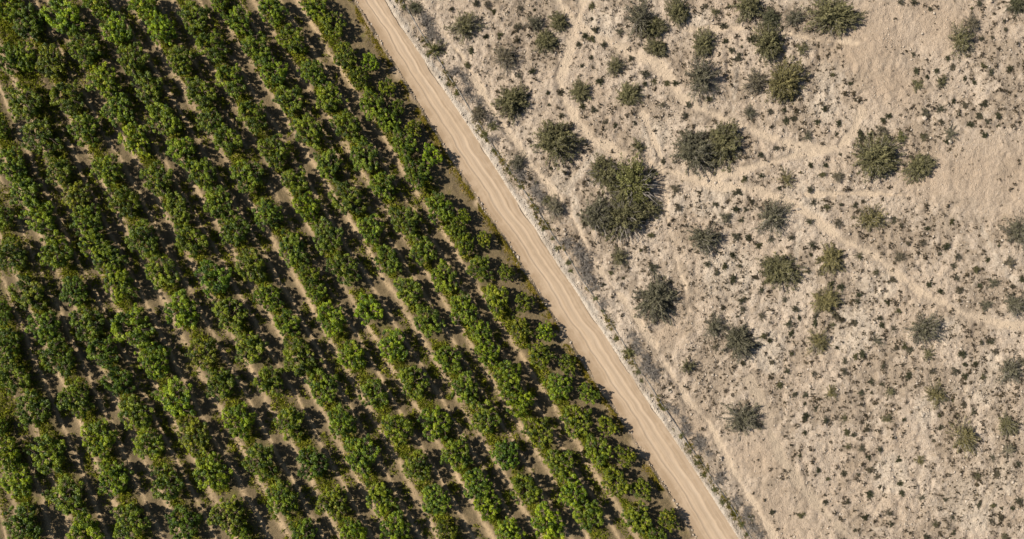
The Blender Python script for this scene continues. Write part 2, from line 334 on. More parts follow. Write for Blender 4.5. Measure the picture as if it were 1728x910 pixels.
Z += np.exp(-((-sl - .4 - .5 * vnoise(X, Y, 2.2, 47)) / .28) ** 2) * .34 * smooth(.35, .65, vnoise(X, Y, 1.6, 46))                    # earth bank along the road
Z = np.where(sl > -.05, -.12, Z); GZ_O = (-108, -62, Z.reshape(int(153 / .2) + 1, -1), 153 / int(153 / .2), 124 / int(124 / .2))
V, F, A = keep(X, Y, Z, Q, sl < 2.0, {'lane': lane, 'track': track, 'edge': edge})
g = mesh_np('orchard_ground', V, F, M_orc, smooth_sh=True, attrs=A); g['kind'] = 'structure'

ny, nx = 640, 49
yy = np.linspace(-160, 1070, ny); uu = np.linspace(-.03, 1.03, nx)
YY, UU = np.meshgrid(yy, uu, indexing='ij')
lw = (vnoise(YY, YY * 0, 30, 56) - .5) * 6 + (vnoise(YY, YY * 0, 10, 59) - .5) * 3; rw = (vnoise(YY, YY * 0, 26, 57) - .5) * 8 + (vnoise(YY, YY * 0, 9, 58) - .5) * 3
xx = (xat(ROAD_L, YY) + lw) * (1 - UU) + (xat(ROAD_R, YY) + rw) * UU
wv = (vnoise(YY, YY * 0, 70, 51) - .5) * .11 + (vnoise(YY, YY * 0, 22, 53) - .5) * .04 + (vnoise(YY, UU * 300, 40, 54) - .5) * .03
rut = lambda c, w: np.exp(-((UU + wv - c) / w) ** 2)
R = np.clip(rut(.40, .06) + rut(.66, .08) + .7 * rut(.52, .03), 0, 1) * (.35 + .9 * vnoise(YY, UU * 200, 55, 55)); sh = 1 - smooth(.05, .26, UU + wv)
Xw, Yw = (xx - CX) * PX, (CY - YY) * PX
Zr = .04 - .06 * rut(.40, .05) - .05 * rut(.66, .06) + .05 * rut(.335, .02) + .045 * rut(.735, .02) + .02 * rut(.86, .02) + (vnoise(Xw, Yw, .8, 52) - .5) * .03
i, j = np.meshgrid(np.arange(ny - 1), np.arange(nx - 1), indexing='ij'); b = i * nx + j
g = mesh_np('dirt_road', np.stack([Xw, Yw, Zr], -1).reshape(-1, 3), np.stack([b, b + nx, b + nx + 1, b + 1], -1).reshape(-1, 4), M_road, smooth_sh=True,
            attrs={'across': (UU * 4.6).ravel(), 'along': (YY * .12).ravel(), 'rut': R.ravel(), 'shoulder': sh.ravel()})
g['kind'] = 'structure'
far = mesh_np('ground', [(-700, -700, -.6), (700, -700, -.6), (700, 700, -.6), (-700, 700, -.6)], [(0, 1, 2, 3)], M_des,
              attrs={k: [0] * 4 for k in ('path', 'pale', 'brown', 'verge', 'gully', 'scrub')}); far['kind'] = 'structure'

def hgt(x, y):
    """height of the built ground under a point"""
    x, y = np.asarray(x, float), np.asarray(y, float); px, py = CX + x / PX, CY - y / PX
    right = px > (xat(ROAD_L, py) + xat(ROAD_R, py)) / 2
    def look(G):
        x0, y0, Zg, dx, dy = G; u_ = np.clip((x - x0) / dx, 0, Zg.shape[0] - 1.001); v_ = np.clip((y - y0) / dy, 0, Zg.shape[1] - 1.001)
        i, j = u_.astype(int), v_.astype(int); f, g_ = u_ - i, v_ - j
        return (Zg[i, j] * (1 - f) + Zg[i + 1, j] * f) * (1 - g_) + (Zg[i, j + 1] * (1 - f) + Zg[i + 1, j + 1] * f) * g_
    return np.where(right, look(GZ_D), look(GZ_O))

# ------------------------------------------------------------------ orchard trees
def tree_parts(seed, R=2.9):
    r = np.random.default_rng(seed)
    ph = r.random(6) * 6.28; lob = lambda a: 1 + .13 * np.sin(3 * a + ph[0]) + .11 * np.sin(5 * a + ph[1]) + .10 * np.sin(8 * a + ph[2])
    n = 150
    a = r.random(n) * 2 * math.pi; q = r.random(n) ** .48; el = r.random(n)
    zr = np.sqrt(np.maximum(0, 1 - q ** 2 * .92))
    rad = q * (R - .42) * lob(a)
    z = 2.2 + zr * 1.8 * (el * 1.75 - .75) + r.normal(size=n) * .25
    z = np.maximum(z, .75)
    cl = np.stack([np.cos(a) * rad, np.sin(a) * rad, z], 1)
    tone = np.clip(r.normal(.44, .26, n) + .12 * np.sin(2 * a + ph[3]), 0, 1.1)
    size = r.uniform(.20, .42, n); per = r.integers(45, 90, n)
    idx = np.repeat(np.arange(n), per); m = len(idx)
    dirs = unit(r.normal(size=(m, 3))); off = dirs * (r.random((m, 1)) ** .5) * size[idx, None] * np.array([1.0, 1.0, .75])
    pos = cl[idx] + off
    nrm = dirs * .8 + np.array([0, 0, .7]) + r.normal(size=(m, 3)) * .45
    V, Q = leaves(pos, nrm, r.uniform(.15, .26, m), r.uniform(.09, .15, m), r)
    tn = np.repeat(np.clip(tone[idx] + r.normal(0, .13, m), 0, 1.15), 4)
    # trunk, limbs, twigs to each clump
    paths = [(np.array([[0, 0, -.3], [.03, .02, .5], [0, 0, 1.05]]), [.20, .16, .15])]
    limbs = []
    for k in range(7):
        aa = k * .9 + r.random() * .5; rr = R * r.uniform(.5, .72)
        tip = np.array([math.cos(aa) * rr, math.sin(aa) * rr, r.uniform(2.1, 3.3)]); st = np.array([0, 0, .9])
        t = np.linspace(0, 1, 6)[:, None]; pth = st + (tip - st) * t + np.array([0, 0, .35]) * np.sin(t * math.pi) + r.normal(size=(6, 3)) * .06
        limbs.append(pth); paths.append((pth, np.linspace(.11, .035, 6)))
    LP = np.concatenate(limbs)
    for c in cl:
        s = LP[np.argmin(np.linalg.norm(LP - c, axis=1))]; mid = (s + c) / 2 + r.normal(size=3) * .08
        paths.append((np.array([s, mid, c + (c - s) * .12]), [.035, .022, .010]))
    TV, TQ = tubes(paths, 4)
    return V, Q, tn, TV, TQ

ORD = ['', 'first', 'second', 'third', 'fourth', 'fifth', 'sixth', 'seventh', 'eighth', 'ninth', 'tenth', 'eleventh', 'twelfth', 'thirteenth', 'fourteenth', 'fifteenth', 'sixteenth', 'seventeenth', 'eighteenth', 'nineteenth', 'twentieth', 'twenty-first', 'twenty-second']
LOOK = {'g': 'leafy green', 'b': 'bright green', 'o': 'olive brown', 'd': 'dark green', 'p': 'greyish green'}
TINT = {'g': (1.0, .98, 1.0), 'b': (1.30, 1.28, .90), 'o': (1.12, .98, 1.05), 'd': (.72, .82, .85), 'p': (1.02, 1.0, 1.45)}

def thing(name, label, cat, loc, rz=0, sc=1, group=None):
    o = bpy.data.objects.new(name, None); C.objects.link(o); o.empty_display_size = .3
    o.location = loc; o.rotation_euler = (0, 0, rz); o.scale = (sc, sc, sc) if np.isscalar(sc) else sc
    o['label'] = label; o['category'] = cat
    if group: o['group'] = group
    return o

protos = []
def first_or_copy(bank, k, make, root, tint):
    """the first of each shape is built under its own thing, later ones copy its parts"""
    if bank[k] is None: parts = make(root); bank[k] = parts
    else:
        parts = []
        for p in bank[k]:
            c = p.copy(); C.objects.link(c); c.parent = root; c.location = (0, 0, 0); c.rotation_euler = (0, 0, 0); c.scale = (1, 1, 1); parts.append(c)
    for p in parts: p.color = tint
    return parts

NV = 24
tree_bank = [None] * NV
def tree_make(k):
    def f(root):
        V, Q, tn, TV, TQ = tree_parts(100 + k)
        return [mesh_np('trunk', TV, TQ, M_bark, parent=root, smooth_sh=True), mesh_np('crown', V, Q, M_leaf, tone=tn, parent=root)]
    return f
tr = random.Random(3)
tree_spots = []
for ri, row in enumerate(ROWS, 1):
    for ti, (x, y, r_, k) in enumerate(sorted(row, key=lambda q: q[1]), 1):
        sc = r_ * PX / 2.9 * .92
        p = at(x, y, ZC * min(1, sc)); p[2] = float(hgt(p[0], p[1])) + .05
        if ri == 1: lab = f'small {LOOK[k]} orchard tree, {ORD[ti]} from the top in the roadside row'
        else: lab = f'{LOOK[k]} orchard tree, {ORD[ti]} from the top in the {ORD[ri]} row from the road'
        if ri > 11: lab = f'{LOOK[k]} orchard tree, {ORD[ti]} going down in the {ORD[15 - ri]} row from the bottom left corner'
        row_az = math.atan2(-1, .58); ang = row_az + tr.choice([0, math.pi]) + tr.uniform(-.35, .35); el_ = tr.uniform(1.02, 1.20)
        root = thing('orchard_tree', lab, 'tree', p, ang, (sc * el_, sc * tr.uniform(.90, 1.0), min(1.12, .45 + .58 * sc) * tr.uniform(.92, 1.1)), 'orchard trees planted in rows')
        v = tr.uniform(.80, 1.18); t = TINT[k]
        kk = tr.randrange(NV)
        first_or_copy(tree_bank, kk, tree_make(kk), root, (t[0] * v * tr.uniform(.90, 1.04), t[1] * v, t[2] * v, 1))
        tree_spots.append((p[0], p[1], r_ * PX))

# ------------------------------------------------------------------ desert shrubs
def shrub_parts(seed, dense, twig):
    """a low dome, radius 1, of stems raying out from one crown, each ending in sprays of narrow leaves"""
    r = np.random.default_rng(seed); n = int(100 * dense)
    ph = r.random(4) * 6.28
    a = r.random(n) * 6.28; el = np.arcsin(r.random(n) ** .70 * .98)
    L = (.62 + .44 * r.random(n)) * (1 + .10 * np.sin(a + ph[2]) + .12 * np.sin(2 * a + ph[0]) + .10 * np.sin(5 * a + ph[1])) * (1 - .34 * np.sin(el))
    dv = np.stack([np.cos(a) * np.cos(el), np.sin(a) * np.cos(el), np.sin(el)], 1)
    t = np.linspace(0, 1, 5)[None, :, None]
    base = np.stack([r.normal(0, .06, n), r.normal(0, .06, n), np.zeros(n)], 1)
    P = base[:, None] + dv[:, None] * L[:, None, None] * t
    P[:, :, 2] += -.16 * (t[:, :, 0] ** 2) * L[:, None] * np.cos(el)[:, None] + .05
    P[:, 1:4] += r.normal(0, .028, (n, 3, 3)); P[:, :, 2] = np.maximum(P[:, :, 2], .03)
    rad = np.linspace(.018, .006, 5)
    TV, TQ = tubes([(P[i], rad) for i in range(n)], 3)
    per = 62 if not twig else 34
    ii = np.repeat(np.arange(n), per); m = len(ii)
    s = .30 + .72 * r.random(m) ** .8
    k = np.clip((s * 4).astype(int), 0, 3); fr = s * 4 - k
    pos = P[ii, k] * (1 - fr)[:, None] + P[ii, k + 1] * fr[:, None]
    jit = r.normal(size=(m, 3)); pos = pos + jit * (.020 + .024 * np.sin(s * 3))[:, None]; pos[:, 2] = np.maximum(pos[:, 2], .03)
    al = unit(dv[ii] + jit * .55)
    nrm = r.normal(size=(m, 3)) + np.array([0, 0, .7])
    V, Q = leaves(pos, nrm, r.uniform(.06, .12, m), r.uniform(.016, .030, m), r, al)
    tone = np.clip(r.normal(.45, .24, n), 0, 1.1)
    tn = np.repeat(np.clip(tone[ii] + r.normal(0, .12, m), 0, 1.15), 4)
    return V, Q, tn, TV, TQ

SB = {'o': [None] * 5, 's': [None] * 4, 'm': [None] * 6}
def shrub_make(kind, k):
    def f(root):
        dense, twig = {'o': (1.45, 0), 's': (1.0, 1), 'm': (.40, 0)}[kind]
        V, Q, tn, TV, TQ = shrub_parts({'o': 300, 's': 340, 'm': 380}[kind] + k, dense, twig)
        return [mesh_np('stems', TV, TQ, M_stem, parent=root), mesh_np('foliage', V, Q, M_shrub, tone=tn, parent=root)]
    return f
STINT = {'o': (1.0, 1.02, .82), 'g': (.84, .86, .90), 's': (.98, .93, .98), 'y': (1.12, 1.08, .78), 'e': (.98, 1.06, .66), 'k': (.62, .68, .62), 'w': (1.30, 1.28, 1.34)}
# x, y, radius px, tint, shape, look, where: the two make a label that fits this shrub alone
BIG = [
 (784,43,31,'o','s','big twiggy olive','shrub nearest the top of the pipe'),
 (903,40,19,'g','s','ragged grey','shrub touching the top left twin shrubs'),
 (920,67,25,'o','o','olive green','shrub of the top left twin pair'),
 (944,37,19,'o','o','compact olive','shrub atop the top left twins'),
 (853,98,27,'s','s','sparse grey brown','shrub below the top left twins'),
 (866,168,33,'o','o','large grey olive','shrub with long shadow near the road'),
 (981,155,22,'o','o','medium olive','shrub between two upper left trails'),
 (1061,161,26,'o','o','olive green','shrub above the big double shrub, leftmost'),
 (1037,112,20,'o','s','spiky grey olive','shrub on the upper trail bend'),
 (1046,53,10,'g','m','tiny round grey','shrub left of the huge top shrub'),
 (936,238,42,'o','o','very large round olive','shrub above left of the great thicket'),
 (1080,30,34,'g','s','huge two-toned grey','shrub at the top edge'),
 (1103,46,26,'o','o','olive green','shrub merged into the huge top shrub'),
 (1144,20,25,'o','o','dark olive','shrub right of the huge top shrub'),
 (1109,81,20,'o','o','medium spiky','shrub below the huge top shrub'),
 (1187,74,25,'o','o','rounded olive','shrub above the tall grey-centred shrub'),
 (1183,131,37,'g','s','large tall grey-centred','shrub beside the pale rill'),
 (1262,10,27,'o','o','dense olive','shrub cut by the top edge, middle'),
 (1299,30,20,'k','o','compact dark olive','shrub above the short brown trail'),
 (1341,30,20,'g','s','spiky grey','shrub above the short brown trail end'),
 (1412,25,42,'o','o','very broad grey olive','shrub alone by the bare ground'),
 (1297,73,34,'o','o','wide grey olive','shrub above the yellowish double shrub'),
 (1353,82,14,'o','m','small neat olive','shrub by the bright bare patch'),
 (1325,138,40,'y','o','large yellowish olive','shrub of the yellowish double shrub'),
 (1277,138,26,'s','s','bare brown twiggy','shrub left of the yellowish double shrub'),
 (1267,190,15,'g','s','grey tufted','shrub above the big double shrub, right'),
 (1622,67,28,'o','s','wide splayed spiky olive','shrub in the upper right'),
 (1641,40,18,'s','s','faint sparse grey','shrub above the splayed spiky shrub'),
 (1716,7,19,'k','o','dark green','shrub in the top right corner'),
 (1550,143,15,'o','m','grey olive left','shrub of the upper right little pair'),
 (1590,137,15,'o','m','round olive right','shrub of the upper right little pair'),
 (1562,190,12,'g','m','small grey','shrub with a white stone below it'),
 (1172,253,42,'g','o','left grey-green half','shrub of the big double shrub'),
 (1224,240,41,'o','o','greener right half','shrub of the big double shrub'),
 (1077,249,17,'o','m','small olive','shrub left of the big double shrub'),
 (1327,300,17,'y','m','small spiky olive','shrub below the pale junction track'),
 (1413,298,14,'s','s','bare grey twiggy','shrub left of the junction shrub'),
 (1364,230,12,'g','m','small grey','shrub above the pale junction track'),
 (1140,319,13,'s','m','faint grey','shrub right of the great thicket'),
 (1305,366,35,'g','s','large grey splayed','shrub under the long diagonal trail'),
 (1225,367,14,'g','m','round grey','shrub right of the grey dome shrub'),
 (1187,403,36,'g','s','large grey dome','shrub right of the great thicket'),
 (1481,266,45,'o','o','very wide olive','shrub at the trail junction'),
 (1555,281,29,'o','o','round grey olive','shrub right of the junction shrub'),
 (1488,221,14,'s','m','faint grey round','shrub on top of the junction shrub'),
 (1520,232,15,'e','m','bright greenish','shrub at the junction shrub upper edge'),
 (1606,224,16,'g','m','grey tufted','shrub alone above the right bare ground'),
 (1472,370,28,'y','s','half grey half olive','shrub under the junction shrub'),
 (1722,393,31,'g','s','grey feathery','shrub at the right edge, upper'),
 (1402,436,27,'y','o','spiky yellow olive','shrub on the diagonal trail, upper'),
 (1317,455,38,'o','o','large olive','shrub below the grey splayed shrub'),
 (1393,510,26,'y','o','yellow olive','shrub with pale left side below trail'),
 (1520,434,14,'s','s','grey twiggy','shrub touching the diagonal trail'),
 (1561,556,34,'g','s','big grey-centred','shrub below the diagonal trail'),
 (1569,597,13,'o','m','low olive','shrub just under the big grey-centred shrub'),
 (1384,577,26,'y','s','spiky olive','shrub in the middle of stony scrub'),
 (1481,575,13,'g','m','small grey','shrub left of the big grey-centred shrub'),
 (1708,626,27,'g','s','spiky grey green','shrub at the right edge, middle'),
 (1404,663,16,'y','m','little star-shaped olive','shrub in the lower stony scrub'),
 (1502,661,12,'o','m','little round upper','shrub of two below the scrub middle'),
 (1580,667,23,'y','s','star-shaped yellow olive','shrub above the lower right spiky shrub'),
 (1497,707,12,'o','m','little round lower','shrub of two below the scrub middle'),
 (1631,739,30,'y','s','large spiky yellow olive','shrub in the lower right'),
 (1701,718,25,'o','s','grey olive','shrub at the lower right edge'),
 (1702,758,16,'w','m','pale grey-green','shrub below the lower right edge shrub'),
 (1553,778,12,'y','m','lone little olive','shrub in the bottom right sand'),
 (1206,552,24,'g','s','grey left half','shrub of the pair by the road trail'),
 (1245,575,33,'g','o','dense grey right half','shrub of the pair by the road trail'),
 (1208,586,11,'s','m','wispy grey','shrub under the pair by the road trail'),
 (1160,618,18,'o','m','round dark-topped','shrub between the pair and the road'),
 (1256,709,37,'g','s','large lone grey','shrub at the lower middle'),
 (1108,503,42,'g','o','very large round grey','shrub below the great thicket'),
 (1045,435,19,'o','s','small star-shaped','shrub just below the great thicket'),
 (1103,453,13,'k','m','small dark','shrub capping the very large grey shrub'),
 (1045,335,68,'o','o','huge merged olive green','great thicket, largest shrub on the sand'),
 (1678,478,14,'g','m','grey upper','shrub of three by the right edge'),
 (1664,515,14,'g','m','grey lower','shrub of three by the right edge'),
 (1712,513,25,'g','s','biggest dark grey','shrub of three by the right edge'),
 (1703,443,14,'s','m','faint grey','shrub above three by the right edge'),
 (874,274,18,'g','s','grey green','shrub by the pipe, left of the olive giant'),
 (936,350,22,'w','s','pale grey sprawling','shrub between pipe and great thicket'),
 (734,84,21,'e','m','half green half grey','shrub against the upper pipe'),
 (832,214,13,'e','m','yellow-green','shrub beside the upper pipe'),
 (818,227,10,'e','m','low green','shrub on the verge side of the pipe'),
 (922,338,12,'e','m','greenish','shrub beside the pale sprawling shrub'),
 (1064,596,16,'e','m','olive green','shrub against the lower pipe'),
 (808,190,20,'s','s','dry grey brown','shrub above the pipe green shrubs'),
 (700,12,17,'k','s','dark tangled','shrub at the top end of the pipe'),
]
sr_ = random.Random(5)
shrub_spots = []
REFS = []
for x, y, r_, tint, shape, look, where in BIG:
    k = sr_.randrange(len(SB[shape])); R = r_ * PX * 1.14
    zmid = R * .3; p = at(x, y, zmid); p[2] = float(hgt(p[0], p[1])) - .04
    if look.startswith('huge merged'):
        root = thing('desert_shrub', f'{look} {where}', 'shrub', (p[0], p[1], float(hgt(p[0], p[1]))), 0, 1, 'large shrubs on the desert sand')
        for tx, ty, tr_, tt in [(1021,290,33,'o'),(1070,312,46,'e'),(1009,365,38,'g'),(1055,366,43,'o'),(1052,338,30,'o'),(1092,350,24,'o')]:
            k = sr_.randrange(5); R = tr_ * PX * 1.12; q = at(tx, ty, R * .3); t = STINT[tt]
            for prt in first_or_copy(SB['o'], k, shrub_make('o', k), root, (t[0], t[1], t[2], 1)):
                prt.location = (q[0] - p[0], q[1] - p[1], -.04); prt.rotation_euler = (0, 0, sr_.random() * 6.28); prt.scale = (R, R, R * 1.05)
            shrub_spots.append((q[0], q[1], R))
        REFS.append((x, y, r_, 'huge', 'great thicket')); continue
    root = thing('desert_shrub', f'{look} {where}', 'shrub', p, sr_.random() * 6.28, (R, R, R * sr_.uniform(.85, 1.1)), 'large shrubs on the desert sand')
    if 'very wide' in look or 'very broad' in look: root.scale = (R * 1.18, R * .86, R); root.rotation_euler = (0, 0, 0)
    t = STINT[tint]; v = sr_.uniform(.92, 1.08)
    first_or_copy(SB[shape], k, shrub_make(shape, k), root, (t[0] * v, t[1] * v, t[2] * v, 1))
    shrub_spots.append((p[0], p[1], R)); REFS.append((x, y, r_, look, where))

# smaller scrub, each a plant of its own
SMALL = [(1608,112,7),(1548,120,8),(1581,120,7),(1566,130,5),(1705,116,8),(1587,183,11),(1628,178,7),(1661,175,8),(1684,196,8),(1652,195,8),(1666,206,9),(1610,171,6),(1671,123,9),(1645,139,6),(1629,132,5),(1587,206,7),
 (1559,231,11),(1638,211,8),(1661,227,7),(1596,239,6),(1444,347,9),(1606,374,6),(1510,370,7),(1521,381,6),(1366,374,10),(1415,377,13),(1373,342,10),(1144,351,11),(1557,410,9),(1598,416,8),(1617,434,10),(1610,449,10),(1569,480,8),(1586,492,7),(1615,470,9),(1620,490,8),(1647,455,8),(1708,484,6),(1724,471,7),(1478,460,9),(1451,432,11),(1505,473,8),
 (1426,628,10),(1375,631,9),(1427,610,9),(1360,667,9),(1453,663,9),(1471,645,10),(1533,634,7),(1574,627,10),(1613,627,11),(1660,637,9),(1675,577,11),(1680,593,9),(1624,598,8),(1394,710,11),(1425,707,10),(1359,703,8),(1463,724,8),(1430,730,8),(1440,734,7),(1643,695,6),(1627,683,7),
 (1431,754,9),(1455,757,11),(1484,760,9),(1481,805,9),(1468,793,8),(1425,800,7),(1520,816,7),(1467,834,8),(1555,840,9),(1500,865,12),(1578,885,9),(1461,874,8),(1689,874,8),(1673,880,9),(1719,845,8),(1675,853,6),(1652,853,7),(1609,875,9),(1696,906,9),(1675,773,9),(1682,800,8),(1719,783,9),(1562,908,8),(1352,870,7),(1518,776,7),(1465,772,6),(1649,804,12),(1521,833,7),(1588,722,7),
 (1299,575,7),(1287,567,7),(1329,627,9),(1315,650,8),(1336,563,8),(1331,547,11),(1242,400,12),(1264,402,8),(1281,415,8),(1237,431,8),(1223,450,8),(1209,461,6),(1237,472,8),(1252,508,11),(1254,522,9),(1287,533,11),(1326,506,9),(1285,490,9),(1342,522,8),(1336,402,11),(1301,404,10),(1371,413,12),(1363,458,6),(1194,446,8),
 (1207,20,13),(1089,125,13),(1105,136,10),(1119,178,11),(1520,4,9),(1542,5,8),(1653,4,8),(981,180,8),(946,155,8),(1022,206,9),(977,75,7),(998,65,7),(822,6,9),(803,5,7),(832,18,8),(843,60,8),(820,62,7),(873,46,8),(878,12,10),(872,67,8),(796,86,8),(790,110,8),(875,128,9),(898,121,8),(1000,10,8),(1005,50,7),(1019,75,8),(1065,98,9),(1075,150,8),(1012,138,8),(1224,70,8),(1222,43,8),(1235,85,7),(1245,97,8),(1268,66,8),(1140,140,8),(1156,195,9),(1162,178,8),(1125,139,7),(1197,166,8),(1300,188,9),(1340,200,8),(1327,203,8),(1380,205,7),(1345,188,7),(1391,184,7),
 (1002,186,8),(986,60,7),(947,196,8),(1103,290,7),(1120,272,7),(1245,325,8),(1207,345,7),(1241,353,8),(1252,371,7),(1268,340,8),(1285,297,7),(1255,302,7),(1393,279,7),(1387,295,7),(1395,350,8),(1366,320,7),(1283,262,8),(1310,250,9),(1415,208,7),(1470,228,7),(1452,225,8),(1455,235,8),(1500,196,7),(1490,203,7),(1384,460,7),(1418,485,8),(1403,480,8),(1448,508,9),(1449,498,7),(1498,510,7),(1515,525,6),(1485,537,7),(1490,550,7),(1405,548,9),(1420,540,7),(1440,545,7),(1411,533,8),(1376,545,7),(1376,533,7),(1510,555,9),(1512,587,6),(1537,590,7),(1527,585,7),(1455,598,8),(1444,602,7)]
r2 = random.Random(9)
def blocked(x, y):
    p_, q_ = np.array([x]), np.array([y])
    if x < xat(PIPE, q_)[0] + 16 or x > 1722: return True
    for pts, w, kind in PATHS:
        if seg_dist(p_, q_, pts)[0] < w + 3: return True
    for bx, by, br in BROWN:
        if math.hypot(x - bx, y - by) < br * 1.0 and r2.random() < .88: return True
    for bx, by, br, *_ in REFS:
        if math.hypot(x - bx, y - by) < br + 4: return True
    return False
tries = 0
pts_small = [(x, y, r_) for x, y, r_ in SMALL]
while len(pts_small) < 300 and tries < 9000:
    tries += 1; y = r2.uniform(4, 906); x = r2.uniform(700, 1722)
    if blocked(x, y) or any(math.hypot(x - a, y - b) < 15 for a, b, _ in pts_small): continue
    pts_small.append((round(x), round(y), r2.uniform(4, 6.5)))

DIRS = ['right of', 'upper right of', 'above', 'upper left of', 'left of', 'lower left of', 'below', 'lower right of']
SHORT = {}
def tuft_parts(seed):
    r = np.random.default_rng(seed); V, Q, tn, _a, _b = shrub_parts(seed, .20, 0); return V, Q, tn
tuft_bank = [None] * 8
def tuft_mesh(k):
    r = np.random.default_rng(640 + k); n = 34
    a = r.random(n) * 6.28; el = np.arcsin(r.random(n) ** .7); L = r.uniform(.72, 1.0, n)
    dv = np.stack([np.cos(a) * np.cos(el), np.sin(a) * np.cos(el), np.sin(el)], 1)
    L = L * (1 + .15 * np.sin(2 * a + k) + .10 * np.sin(3 * a + 2 * k)); per = 20; ii = np.repeat(np.arange(n), per); m = len(ii); s = r.random(m) ** .7
    pos = dv[ii] * (L[ii] * s)[:, None] + r.normal(size=(m, 3)) * .07; pos[:, 2] = np.maximum(pos[:, 2] * .8, .03)
    TV, TQ = tubes([(np.array([[0, 0, -.05], dv[i] * L[i] * [.5, .5, .42], dv[i] * L[i] * [.95, .95, .76]]), [.05, .04, .025]) for i in range(n)], 3)
    V, Q = leaves(pos, r.normal(size=(m, 3)) + np.array([0, 0, .5]), r.uniform(.14, .26, m), r.uniform(.06, .12, m), r, unit(dv[ii] + r.normal(size=(m, 3)) * .9))
    tn = np.repeat(np.clip(r.normal(.35, .28, n)[ii] + r.normal(0, .1, m), 0, 1.1), 4)
    Q = np.concatenate([Q, TQ[:, [0, 1, 2]] + len(V), TQ[:, [0, 2, 3]] + len(V)]); V = np.concatenate([V, TV]); return V, Q, np.concatenate([tn, np.full(len(TV), .6)])
buckets = {}
for i, (x, y, r_) in enumerate(pts_small):
    j = min(range(len(REFS)), key=lambda q: math.hypot(x - REFS[q][0], y - REFS[q][1]) - REFS[q][2])
    bx, by = REFS[j][:2]; ang = math.atan2(by - y, x - bx); sec = int(round(ang / (math.pi / 4))) % 8
    buckets.setdefault((j, sec), []).append((math.hypot(x - bx, y - by), i))
label_of = {}
for (j, sec), v in buckets.items():
    full = f'the {REFS[j][3]} {REFS[j][4]}'.split()
    for n_, (_d, i) in enumerate(sorted(v), 1):
        pre = (f'{ORD[n_]} scrub tuft ' if len(v) > 1 else 'scrub tuft ') + DIRS[sec]
        room = 16 - len(pre.split()); ref = ' '.join(full)
        if len(full) > room: ref = 'the ' + REFS[j][4]
        if len(ref.split()) > room: ref = 'the ' + ' '.join(REFS[j][4].split()[:room - 1])
        label_of[i] = pre + ' ' + ref
seen = {}
for i, (x, y, r_) in enumerate(pts_small):
    R = r_ * PX * 1.05; p = at(x, y, R * .3); p[2] = float(hgt(p[0], p[1])) - .02
    tint = STINT[r2.choice(['g', 'g', 'o', 's', 'k', 'k'])]; v = r2.uniform(.50, .82); lab = label_of[i]
    look = 'small dark' if r_ < 9 else 'grey'
    if r_ >= 9:
        k = r2.randrange(len(SB['m'])); root = thing('scrub_tuft', lab, 'scrub', p, r2.random() * 6.28, (R, R, R * .8), 'small scrub tufts on the desert sand')
        first_or_copy(SB['m'], k, shrub_make('m', k), root, (tint[0] * v, tint[1] * v, tint[2] * v, 1))
    else:
        k = r2.randrange(8)
        if tuft_bank[k] is None:
            V, Q, tn = tuft_mesh(k); o = tuft_bank[k] = mesh_np('scrub_tuft', V, Q, M_shrub, tone=tn)
        else: o = tuft_bank[k].copy(); C.objects.link(o)
        o.location = p; o.rotation_euler = (0, 0, r2.random() * 6.28); o.scale = (R * r2.uniform(.85, 1.2), R * r2.uniform(.85, 1.2), R * .85)
        o.color = (tint[0] * v, tint[1] * v, tint[2] * v, 1); o['label'] = lab; o['category'] = 'scrub'; o['group'] = 'small scrub tufts on the desert sand'
    shrub_spots.append((p[0], p[1], R))

# ------------------------------------------------------------------ pipe and dry brush beside the verge
pr = thing('drain_pipe', 'thin weathered grey pipe lying along the dry brush beside the road', 'pipe', (0, 0, 0))
pp = []
for a, b in zip(PIPE[:-1], PIPE[1:]):
    for t in np.arange(0, 1, .2): pp.append((a[0] + (b[0] - a[0]) * t, a[1] + (b[1] - a[1]) * t))
pp = [at(x, y) for x, y in pp]; pw = np.array([[p[0] + .06 * math.sin(p[1] * .9), p[1], float(hgt(p[0], p[1])) * .6 + .06] for p in pp])
V, Q = tubes([(pw, [.085] * len(pw))], 8); mesh_np('pipe_run', V, Q, M_pipe, parent=pr, smooth_sh=True)
for q in range(6, len(pw) - 1, 9):
    dv = unit(pw[q + 1] - pw[q]); V, Q = tubes([(np.array([pw[q] - dv * .2, pw[q], pw[q] + dv * .2]), [.12, .12, .12])], 8); mesh_np('pipe_collar', V, Q, M_pipe, parent=pr)

dry_bank = [None] * 6
def dry_make(k):
    def f(root):
        r = np.random.default_rng(800 + k); paths = []; lp = []
        for _ in range(34):
            a = r.random() * 6.28; el = r.uniform(.05, 1.1); L = r.uniform(.55, 1.05)
            d0 = np.array([math.cos(a) * math.cos(el), math.sin(a) * math.cos(el), math.sin(el)]); t = np.linspace(0, 1, 5)[:, None]
            P = d0 * L * t + r.normal(size=(5, 3)) * .05 * t; P[:, 2] = np.maximum(P[:, 2] * .7, .03); paths.append((P, np.linspace(.036, .014, 5)))
            for _ in range(5):
                s = P[r.integers(1, 5)]; e = s + unit(d0 + r.normal(size=3) * .9) * r.uniform(.15, .38); e[2] = max(e[2], .03)
                paths.append((np.array([s, (s + e) / 2 + r.normal(size=3) * .03, e]), [.020, .015, .008])); lp.append(e); lp.append((s + e) / 2)
        TV, TQ = tubes(paths, 3); lp = np.repeat(np.array(lp), 2, 0); m = len(lp)
        V, Q = leaves(lp + r.normal(size=(m, 3)) * .05, r.normal(size=(m, 3)), r.uniform(.06, .12, m), r.uniform(.02, .04, m), r)
        return [mesh_np('twigs', TV, TQ, M_stem, parent=root), mesh_np('dead_leaves', V, Q, M_dry, tone=np.repeat(r.uniform(0, 1, m), 4), parent=root)]
    return f
r3 = random.Random(21); yb = 14.0; n_dry = 0; brush = []
